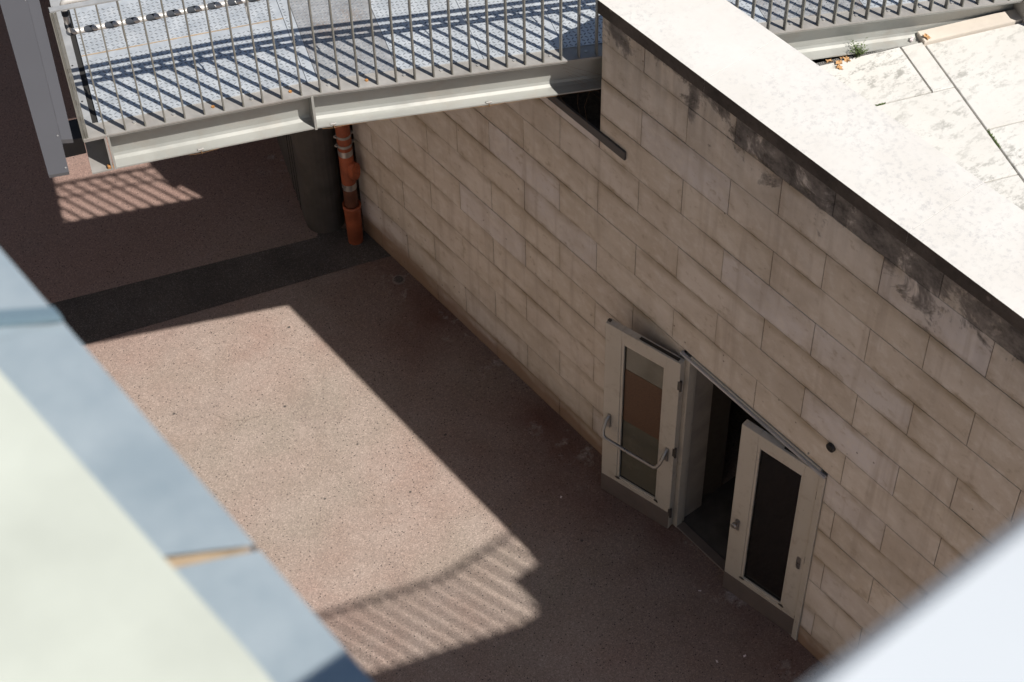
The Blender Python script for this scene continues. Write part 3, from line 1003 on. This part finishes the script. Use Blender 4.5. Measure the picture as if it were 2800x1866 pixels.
def door_leaf(name, origin, vdir, W, label, light, hinge_side):
    """origin: foot of the free edge (outer face); vdir: towards the hinge; local x along leaf, y inwards, z up"""
    rz = math.atan2(vdir[1], vdir[0])
    r = empty(name, origin, rz, label, 'door')
    # local frame: x along leaf; outside is on -y side if inward is +y
    TH = 0.062
    s = 1.0     # y positive = towards the wall
    H = 2.112
    def lb(nm, x0, x1, z0, z1, y0, y1, mat, c=0.003, par=None):
        m = MB()
        m.box(x0, x1, y0, y1, z0, z1, c)
        return m.obj(nm, mat, par or r)
    gx0, gx1, gz0, gz1 = 0.176, 0.541, 0.300, 1.960
    Wl = W
    lb('stile', 0.0, gx0 - 0.022, 0.012, H, 0.0, TH, 'door')
    lb('stile', gx1 + 0.022, Wl, 0.012, H, 0.0, TH, 'door')
    lb('top_rail', gx0 - 0.0222, gx1 + 0.0222, gz1 + 0.022, H - 0.0005, 0.0003, TH - 0.0003, 'door')
    lb('bottom_rail', gx0 - 0.0222, gx1 + 0.0222, 0.0125, gz0 - 0.022, 0.0003, TH - 0.0003, 'door')
    # glazing beads, slightly sunk, with mitred look
    for (x0, x1, z0, z1) in ((gx0 - 0.022, gx0, gz0 - 0.022, gz1 + 0.022), (gx1, gx1 + 0.022, gz0 - 0.022, gz1 + 0.022), (gx0, gx1, gz1, gz1 + 0.022), (gx0, gx1, gz0 - 0.022, gz0)):
        lb('glazing_bead', x0 + 0.0006, x1 - 0.0006, z0 + 0.0006, z1 - 0.0006, 0.005, TH - 0.005, 'door', 0.002)
    pane = lb('glass_pane', gx0 + 0.001, gx1 - 0.001, gz0 + 0.001, gz1 - 0.001, 0.026, 0.034, 'glass_light' if light else 'glass_dark', 0.0)
    if light:
        lb('brown_board', gx0 + 0.002, gx1 - 0.002, 1.05, 1.675, 0.0235, 0.0255, 'board', 0.0, pane)
    # narrow black gaskets
    for (x0, x1, z0, z1) in ((gx0, gx0 + 0.006, gz0, gz1), (gx1 - 0.006, gx1, gz0, gz1), (gx0 + 0.006, gx1 - 0.006, gz0, gz0 + 0.006), (gx0 + 0.006, gx1 - 0.006, gz1 - 0.006, gz1)):
        lb('gasket', x0, x1, z0, z1, 0.018, 0.026, 'black', 0.0)
    # kick plate
    lb('kick_plate', 0.001, Wl - 0.004, 0.010, 0.228, -0.0030, -0.0006, 'kick', 0.0)
    # corner rust chips at the glazing foot
    for x in (gx0 - 0.012, gx1 + 0.012):
        m = MB()
        pts = [(x + 0.028 * random.uniform(0.6, 1.1) * math.cos(t * 0.9), -0.0012, gz0 - 0.012 + 0.022 * random.uniform(0.5, 1.1) * math.sin(t * 0.9)) for t in range(7)]
        m.add(pts, [tuple(range(7))])
        m.obj('rust_chip', 'rust' if False else 'hinge', r)
    # top edge hardware
    lb('top_bolt_plate', 0.03, 0.085, H, H + 0.0025, 0.018, 0.044, 'boltgrey', 0.0)
    if light:
        lb('door_closer_channel', 0.30, 0.66, H, H + 0.003, 0.016, 0.046, 'black', 0.0)
        lb('latch_box', 0.0, 0.03, H, H + 0.012, 0.02, 0.045, 'hinge', 0.002)
    else:
        lb('door_closer_channel', 0.36, 0.48, H, H + 0.003, 0.020, 0.042, 'black', 0.0)
    # hinges
    for z in (0.235, 1.04, 1.86):
        hm = MB()
        hm.tube([(Wl + 0.010, 0.004, z - 0.055), (Wl + 0.010, 0.004, z + 0.055)], 0.011, 10)
        hm.box(Wl - 0.014, Wl + 0.006, -0.002, 0.004, z - 0.048, z + 0.048)
        hm.obj('hinge', 'hinge', r)
    if light:
        # push bar
        for x in (0.066, 0.630):
            lb('bar_mount', x - 0.016, x + 0.016, 0.90, 1.055, -0.016, -0.0005, 'handle', 0.004)
        m = MB()
        m.tube([(0.066, -0.010, 1.035), (0.064, -0.045, 1.02), (0.070, -0.090, 0.945), (0.084, -0.108, 0.902), (0.115, -0.112, 0.885), (0.36, -0.112, 0.882),
                (0.585, -0.112, 0.885), (0.610, -0.108, 0.902), (0.624, -0.090, 0.945), (0.632, -0.045, 1.02), (0.630, -0.010, 1.035)], 0.0155, 12)
        m.obj('push_bar', 'handle', r)
    else:
        m = MB()
        ring = [(0.068 + 0.019 * math.cos(t), -0.0035, 0.925 + (0.052 if math.sin(t) > 0 else -0.052) + 0.019 * math.sin(t)) for t in [2 * math.pi * k / 16 for k in range(16)]]
        m.prism(ring, [(x, -0.0005, z) for x, _, z in ring])
        sh = m.obj('knob_plate', 'handle', r)
        m = MB()
        m.tube([(0.068, -0.003, 0.965), (0.068, -0.035, 0.965), (0.068, -0.036, 0.965), (0.068, -0.058, 0.965), (0.068, -0.062, 0.965)], [0.010, 0.010, 0.024, 0.026, 0.018], 16)
        m.obj('knob', 'handle', sh)
        m = MB()
        m.tube([(0.068, -0.003, 0.905), (0.068, -0.008, 0.905)], 0.011, 12)
        m.obj('lock_cylinder', 'steelband', sh)
        m = MB()
        ring = [(0.640 + 0.020 * math.cos(t), -0.0035, 0.962 + (0.055 if math.sin(t) > 0 else -0.055) + 0.020 * math.sin(t)) for t in [2 * math.pi * k / 16 for k in range(16)]]
        m.prism(ring, [(x, -0.0005, z) for x, _, z in ring])
        m.obj('blank_plate', 'handle', r)
    return r
door_leaf('door_leaf', (-0.233, 6.907, 0), (0.226, -0.974), 0.692, 'cream glazed door leaf folded back flat against the wall with steel push bar', True, 1)
door_leaf('door_leaf', (-0.112, 5.536, 0), (0.162, -0.987), 0.700, 'cream door leaf standing ajar with dark glass pane and round knob', False, 1)

# black round fitting and bolt on the wall above the doorway
bz = empty('round_fitting', (0.0, 4.799, 2.488), 0, 'small round black fitting fixed to the stone wall above the doorway', 'fitting')
m = MB(); m.tube([(-0.001, 0, 0), (-0.022, 0, 0), (-0.026, 0, 0)], [0.036, 0.036, 0.030], 20); m.obj('body', 'black', bz)
m = MB()
for k in range(4):
    a = math.pi / 4 + k * math.pi / 2
    m.tube([(-0.024, 0.016 * math.cos(a), 0.016 * math.sin(a)), (-0.030, 0.016 * math.cos(a), 0.016 * math.sin(a))], 0.005, 8)
m.obj('screw_heads', 'hinge', bz)
m = MB(); m.tube([(0, 4.985, 2.227), (-0.012, 4.985, 2.227)], 0.008, 8)
tag(m.obj('wall_bolt', 'boltgrey'), 'tiny bolt in the stone just above the door drip edge', 'bolt')

# ------------------------------------------------------------------ near building: zinc capped wall opposite, pale parapets under the camera
opp = empty('opposite_wall', (-6.5, 5, 0), 0, 'blurred zinc capped wall with cream panel along the left foreground', 'wall')
def ob(name, x0, x1, y0, y1, z0, z1, mat, c=0.0, par=None):
    m = MB()
    m.box(x0 + 6.5, x1 + 6.5, y0 - 5, y1 - 5, z0, z1, c)
    return m.obj(name, mat, par or opp)
ob('wall_body', -6.9, -5.85, -3.0, 40, 0, 10.46, 'render')
ob('timber_ground', -6.2, -5.825, -3.0, 40, 10.452, 10.478, 'timber')
for y0, y1, t in ((-3.0, 1.392, 0), (1.425, 1.9055, 0.0), (1.9060, 4.2, 0), (4.21, 6.6, 0), (6.61, 9.0, 0)):
    m = MB()
    x0, x1 = -6.1 + 6.5, -5.815 + 6.5
    # slight crown and turned-down lip
    nx = 6
    v, f = [], []
    for j in range(2):
        y = (y0, y1)[j] - 5
        skew = (0.0, 0.0)[j]
        for i in range(nx + 1):
            u = i / nx
            yy = y + (-0.12 * (u - 0.5) + ((0.016 - 0.030 * u) if j == 0 else 0.008 * u) if (j == 1 and abs(y1 - 1.392) < 0.01) or (j == 0 and abs(y0 - 1.425) < 0.01) else (-0.06 * (u - 0.5) if (j == 1 and abs(y1 - 1.9055) < 0.003) or (j == 0 and abs(y0 - 1.9060) < 0.003) else 0))
            v.append((x0 + (x1 - x0) * u, yy, 10.497 + 0.006 * math.sin(math.pi * u) - 0.01 * u))
        v.append((x1 + 0.001, yy, 10.455))
    n = nx + 2
    for i in range(n - 1):
        f.append((i, i + 1, n + i + 1, n + i))
    m.add(v, f, 0, False)
    m.obj('zinc_sheet', 'zinc', opp)
m = MB()
x0, x1 = -6.0 + 6.5, -5.816 + 6.5
m.prism([(x0, 1.980 - 5, 10.500), (x1, 1.868 - 5, 10.494), (x1, 1.902 - 5, 10.494), (x0, 2.020 - 5, 10.500)],
        [(x0, 1.985 - 5, 10.510), (x1, 1.873 - 5, 10.503), (x1, 1.897 - 5, 10.503), (x0, 2.015 - 5, 10.510)])
m.obj('zinc_lap', 'zinc_dark', opp)
cp = MB()
cp.prism([(-5.977 + 6.5, -3 - 5, 10.50), (-5.977 + 6.5, 1.05 - 5, 10.50), (-5.998 + 6.5, 1.7 - 5, 10.50), (-6.08 + 6.5, 9 - 5, 10.50), (-8.2 + 6.5, 9 - 5, 10.50), (-8.2 + 6.5, -3 - 5, 10.50)],
         [(-5.977 + 6.5, -3 - 5, 10.75), (-5.977 + 6.5, 1.05 - 5, 10.75), (-5.998 + 6.5, 1.7 - 5, 10.75), (-6.08 + 6.5, 9 - 5, 10.75), (-8.2 + 6.5, 9 - 5, 10.75), (-8.2 + 6.5, -3 - 5, 10.75)])
cp.obj('cream_panel', 'cream', opp)

par = empty('white_parapet', (-6.5, -0.3, 0), 0, 'strongly blurred white parapet edge in the bottom right foreground', 'parapet')
m = MB(); m.box(-1.6, 1.05, -0.55, 0.619, 11.58, 11.65, 0.012); m.obj('cap', 'white', par)
m = MB(); m.box(-1.55, 1.0, -0.45, 0.55, 10.76, 11.579); m.obj('upstand', 'white', par)

# ------------------------------------------------------------------ upper footbridge beside the camera, outside the picture: its railing shades the pavement
ub = empty('upper_footbridge', (0, 0, 0), 0, 'upper level steel footbridge with baluster railing outside the picture on the right', 'footbridge')
UZ = 8.5
def UP(fx, fy, z):          # plan point at height z whose shadow falls on (fx, fy)
    return Vector((fx - SX * z, fy - SY * z, z))
rp = [UP(-3.60, 7.64, UZ + 1.05), UP(-1.822, 7.045, UZ + 1.05), UP(-1.12, 7.025, UZ + 1.05)]
rp.append(rp[2] + (rp[2] - rp[1]) * 4.0)
base = [Vector((p.x, p.y, UZ)) for p in rp]
m = MB()
m.tube(rp, 0.024, 8)
m.obj('top_rail', 'rail', ub)
wid = 1.6
back = [b + Vector((-0.35, -0.94, 0)) * wid for b in base]
m = MB()
m.add([b for b in base] + [b for b in back] + [b - Vector((0, 0, 0.25)) for b in base] + [b - Vector((0, 0, 0.25)) for b in back],
      [(0, 1, 5, 4), (1, 2, 6, 5), (2, 3, 7, 6), (8, 12, 13, 9), (9, 13, 14, 10), (10, 14, 15, 11), (0, 8, 9, 1), (1, 9, 10, 2), (2, 10, 11, 3), (4, 5, 13, 12), (5, 6, 14, 13), (6, 7, 15, 14), (0, 4, 12, 8), (3, 11, 15, 7)])
m.obj('deck', 'edge', ub)
for i in range(3):
    A, B = base[i], base[i + 1]
    L = (B - A).length
    k = int(L / 0.135)
    for j in range(k + 1 if i < 2 else 6):
        q = A + (B - A) * ((j + 0.4) * 0.135 / L)
        if (q - A).length > L: break
        m = MB(); m.box(-0.006, 0.006, -0.02, 0.02, 0, 1.04)
        m.obj('baluster', 'bar', ub, q, (0, 0, AL))
m = MB(); m.box(-0.04, 0.04, -0.04, 0.04, -0.2, 1.12, 0.004); m.obj('end_post', 'bar', ub, base[0] + Vector((-0.02, 0.01, 0)), (0, 0, AL))
m = MB(); m.box(0.46, 3.4, -1.3, 0.600, UZ - 0.20, UZ - 0.002); m.obj('shadow_landing', 'edge', ub)  # unseen slab added and sized to cast the step in the pavement shadow

# ------------------------------------------------------------------ added slab beyond the landing keeps the far passage in shade
# (left end of the passage: platform joined to the landing)
# ------------------------------------------------------------------ small things on the terrace and pavement
def leaf_mesh(seed, s):
    r = random.Random(seed)
    m = MB()
    pts = []
    n = 12
    for k in range(n):
        t = 2 * math.pi * k / n
        rad = s * (1.0 if k % 2 == 0 else 0.55) * r.uniform(0.75, 1.15)
        pts.append((rad * math.cos(t), rad * 0.75 * math.sin(t), r.uniform(0.0, 0.5) * s * abs(math.sin(t * 1.5))))
    pts.append((0, 0, 0.05 * s))
    m.add(pts, [(k, (k + 1) % n, n) for k in range(n)])
    return m.mesh('fallen_leaf', 'leafdry')
leaf_spots = [(3.80, 0.005, 0.035), (3.86, -0.035, 0.045), (3.93, -0.02, 0.04), (3.84, -0.085, 0.034), (3.90, 0.015, 0.03), (4.57, -0.005, 0.040)]
leaf_words = ['curled brown leaf lying leftmost of the heap by the weed', 'largest dry brown leaf in the middle of the heap by the weed',
              'dry leaf lying closest to the green weed', 'dry leaf lying lowest below the leaf heap on the slab',
              'small dry leaf tucked against the beam behind the heap', 'orange brown leaf lying by the end of the raised kerb stone']
for i, ((a, p, s), w) in enumerate(zip(leaf_spots, leaf_words)):
    z = 3.725 if i != 5 else 3.752
    o = link('fallen_leaf', leaf_mesh(i, s), None, None, BP(a, p, z), (random.uniform(-0.3, 0.3), random.uniform(-0.3, 0.3), random.random() * 6))
    tag(o, w, 'leaf', 'dry leaves on the terrace')
m = MB()
for i in range(3):
    m.box(-0.012 + 0.014 * i, 0.0 + 0.014 * i, -0.01, 0.012, 0.001, 0.016 + 0.004 * i, 0.002)
tag(m.obj('paper_scrap', 'paper', None, BP(4.47, 0.03, 3.712), (0.2, 0.1, 0.5)), 'crumpled pale paper scrap in the corner by the kerb stone', 'litter')

def weed(name, loc, n, spread, h, label):
    r = random.Random(sum(map(ord, label)))
    root = empty(name, loc, 0, label, 'plant', 'weeds in the paving joints')
    ms, ml = MB(), MB()
    for i in range(n):
        t = r.random() * 2 * math.pi
        L = h * r.uniform(0.5, 1.1)
        dx, dy = spread * r.uniform(0.3, 1) * math.cos(t), spread * r.uniform(0.3, 1) * math.sin(t)
        p0, p1 = Vector((r.uniform(-.3, .3) * spread, r.uniform(-.3, .3) * spread, 0)), Vector((dx, dy, L))
        ms.tube([p0, (p0 + p1) / 2 + Vector((0, 0, L * 0.15)), p1], [0.0015, 0.0012, 0.0006], 4)
        for q in range(7):
            u = (q + 1) / 7
            c = p0.lerp(p1, u) + Vector((0, 0, L * 0.3 * u * (1 - u)))
            a = r.random() * 6.28
            s = 0.012 * r.uniform(0.6, 1.3)
            d = Vector((math.cos(a), math.sin(a), r.uniform(0, 0.7)))
            e = Vector((-math.sin(a), math.cos(a), 0)) * 0.4
            ml.add([c, c + (d * 0.5 + e) * s, c + d * s * 1.2, c + (d * 0.5 - e) * s], [(0, 1, 2, 3)])
    ms.obj('stem', 'weed', root)
    ml.obj('foliage', 'weed', root)
weed('weed', BP(4.02, 0.0, 3.722), 26, 0.09, 0.11, 'leafy green weed growing where the terrace slab meets the bridge beam')
def moss(a0, p0, a1, p1, n, label):
    root = empty('moss_tuft', BP(a0, p0, 3.716), 0, label, 'plant', 'weeds in the paving joints')
    o = Vector(BP(a0, p0, 3.716)); e = Vector(BP(a1, p1, 3.716)) - o
    m = MB()
    for i in range(n):
        c = e * random.random() + Vector((random.uniform(-.008, .008), random.uniform(-.008, .008), 0))
        s = random.uniform(0.004, 0.012)
        a = random.random() * 6.28
        d = Vector((math.cos(a), math.sin(a), random.uniform(0.3, 1.5))) * s
        w = Vector((-math.sin(a), math.cos(a), 0)) * s * 0.35
        m.add([c - w, c + w, c + d], [(0, 1, 2)])
    m.obj('foliage', 'weed', root)
moss(3.80, -0.54, 3.99, -0.54, 260, 'green moss in the slab joint close to the parapet')
moss(4.545, -1.03, 4.545, -1.22, 260, 'green moss where two slab joints meet near the right edge')
moss(3.55, -0.02, 3.68, -0.06, 60, 'sparse dry moss at the slab corner by the drain strip')

# small drain cover and debris on the pavement
dc = empty('drain_cover', (-0.127, 9.937, 0.002), 0, 'small round grey drain cover in the pavement near the wall', 'drain cover')
m = MB(); m.tube([(0, 0, 0), (0, 0, 0.003)], 0.062, 20); m.obj('mortar_collar', 'chalk', dc)
m = MB(); m.tube([(0, 0, 0.004), (0, 0, 0.009)], 0.042, 20); m.obj('lid', 'asphalt', dc)
m = MB(); m.box(-0.022, 0.022, -0.005, 0.005, 0.001, 0.010, 0.002)
tag(m.obj('wood_chip', 'timber', None, (-1.06, 7.10, 0.0), (0, 0, 0.3)), 'pale wood chip on the pavement at the shadow edge', 'litter')

def crack(pts, label_parent):
    m = MB()
    v = [Vector(q) for q in pts]
    for A, B in zip(v[:-1], v[1:]):
        n_ = max(2, int((B - A).length / 0.02))
        for i in range(n_):
            c = A.lerp(B, (i + random.random() * 0.6) / n_) + Vector((random.uniform(-.006, .006), random.uniform(-.006, .006), 0))
            w = random.uniform(0.0015, 0.005)
            L = random.uniform(0.006, 0.016)
            d = (B - A).normalized()
            e = Vector((-d.y, d.x, 0))
            m.add([c - d * L, c + e * w, c + d * L, c - e * w], [(0, 1, 2, 3)])
    m.obj('crack', 'crackdirt', pave)
crack([(-2.35, 9.72, 0.003), (-2.28, 9.55, 0.003), (-2.15, 9.43, 0.003), (-2.02, 9.40, 0.003)], None)
crack([(-2.28, 9.40, 0.003), (-2.15, 9.43, 0.003)], None)
crack([(-3.0, 8.55, 0.003), (-2.9, 8.50, 0.003), (-2.88, 8.40, 0.003)], None)
spots = [(-2.95, 10.35, 0.018), (-1.25, 10.10, 0.014), (-1.8, 9.35, 0.013), (-2.1, 8.3, 0.012), (-1.55, 8.6, 0.011), (-2.6, 9.9, 0.015), (-1.5, 7.9, 0.012), (-0.9, 8.2, 0.014), (-0.7, 6.6, 0.013)]
gum_me = MB(); gum_me.tube([(0, 0, 0), (0, 0, 0.0022)], 1.0, 9); gum_me = gum_me.mesh('gum_spot', 'asphalt')
for (x, y, r_) in spots:
    o = link('gum_spot', gum_me, None, pave, (x, y, 0.001))
    o.scale = (r_, r_ * random.uniform(0.7, 1.0), 1)
bits = [(-0.42, 4.95, 'tiny white paper scrap on the pavement nearest the foot of the ajar door'), (-0.62, 5.05, 'torn white paper scrap on the pavement farther out from the ajar door'), (-0.28, 5.62, 'white crumb of litter lying by the doorway threshold'), (-0.55, 7.05, 'white speck of litter by the free edge of the folded back door')]
for i, (x, y, w) in enumerate(bits):
    m = MB()
    m.add([(-.014, -.005, .001), (.010, -.008, .001), (.016, .004, .006), (-.006, .009, .003), (0, 0, .008)], [(0, 1, 4), (1, 2, 4), (2, 3, 4), (3, 0, 4)])
    tag(m.obj('paper_scrap', 'paper', None, (x, y, 0.001), (0, 0, i * 1.3)), w, 'litter', 'litter by the doors')
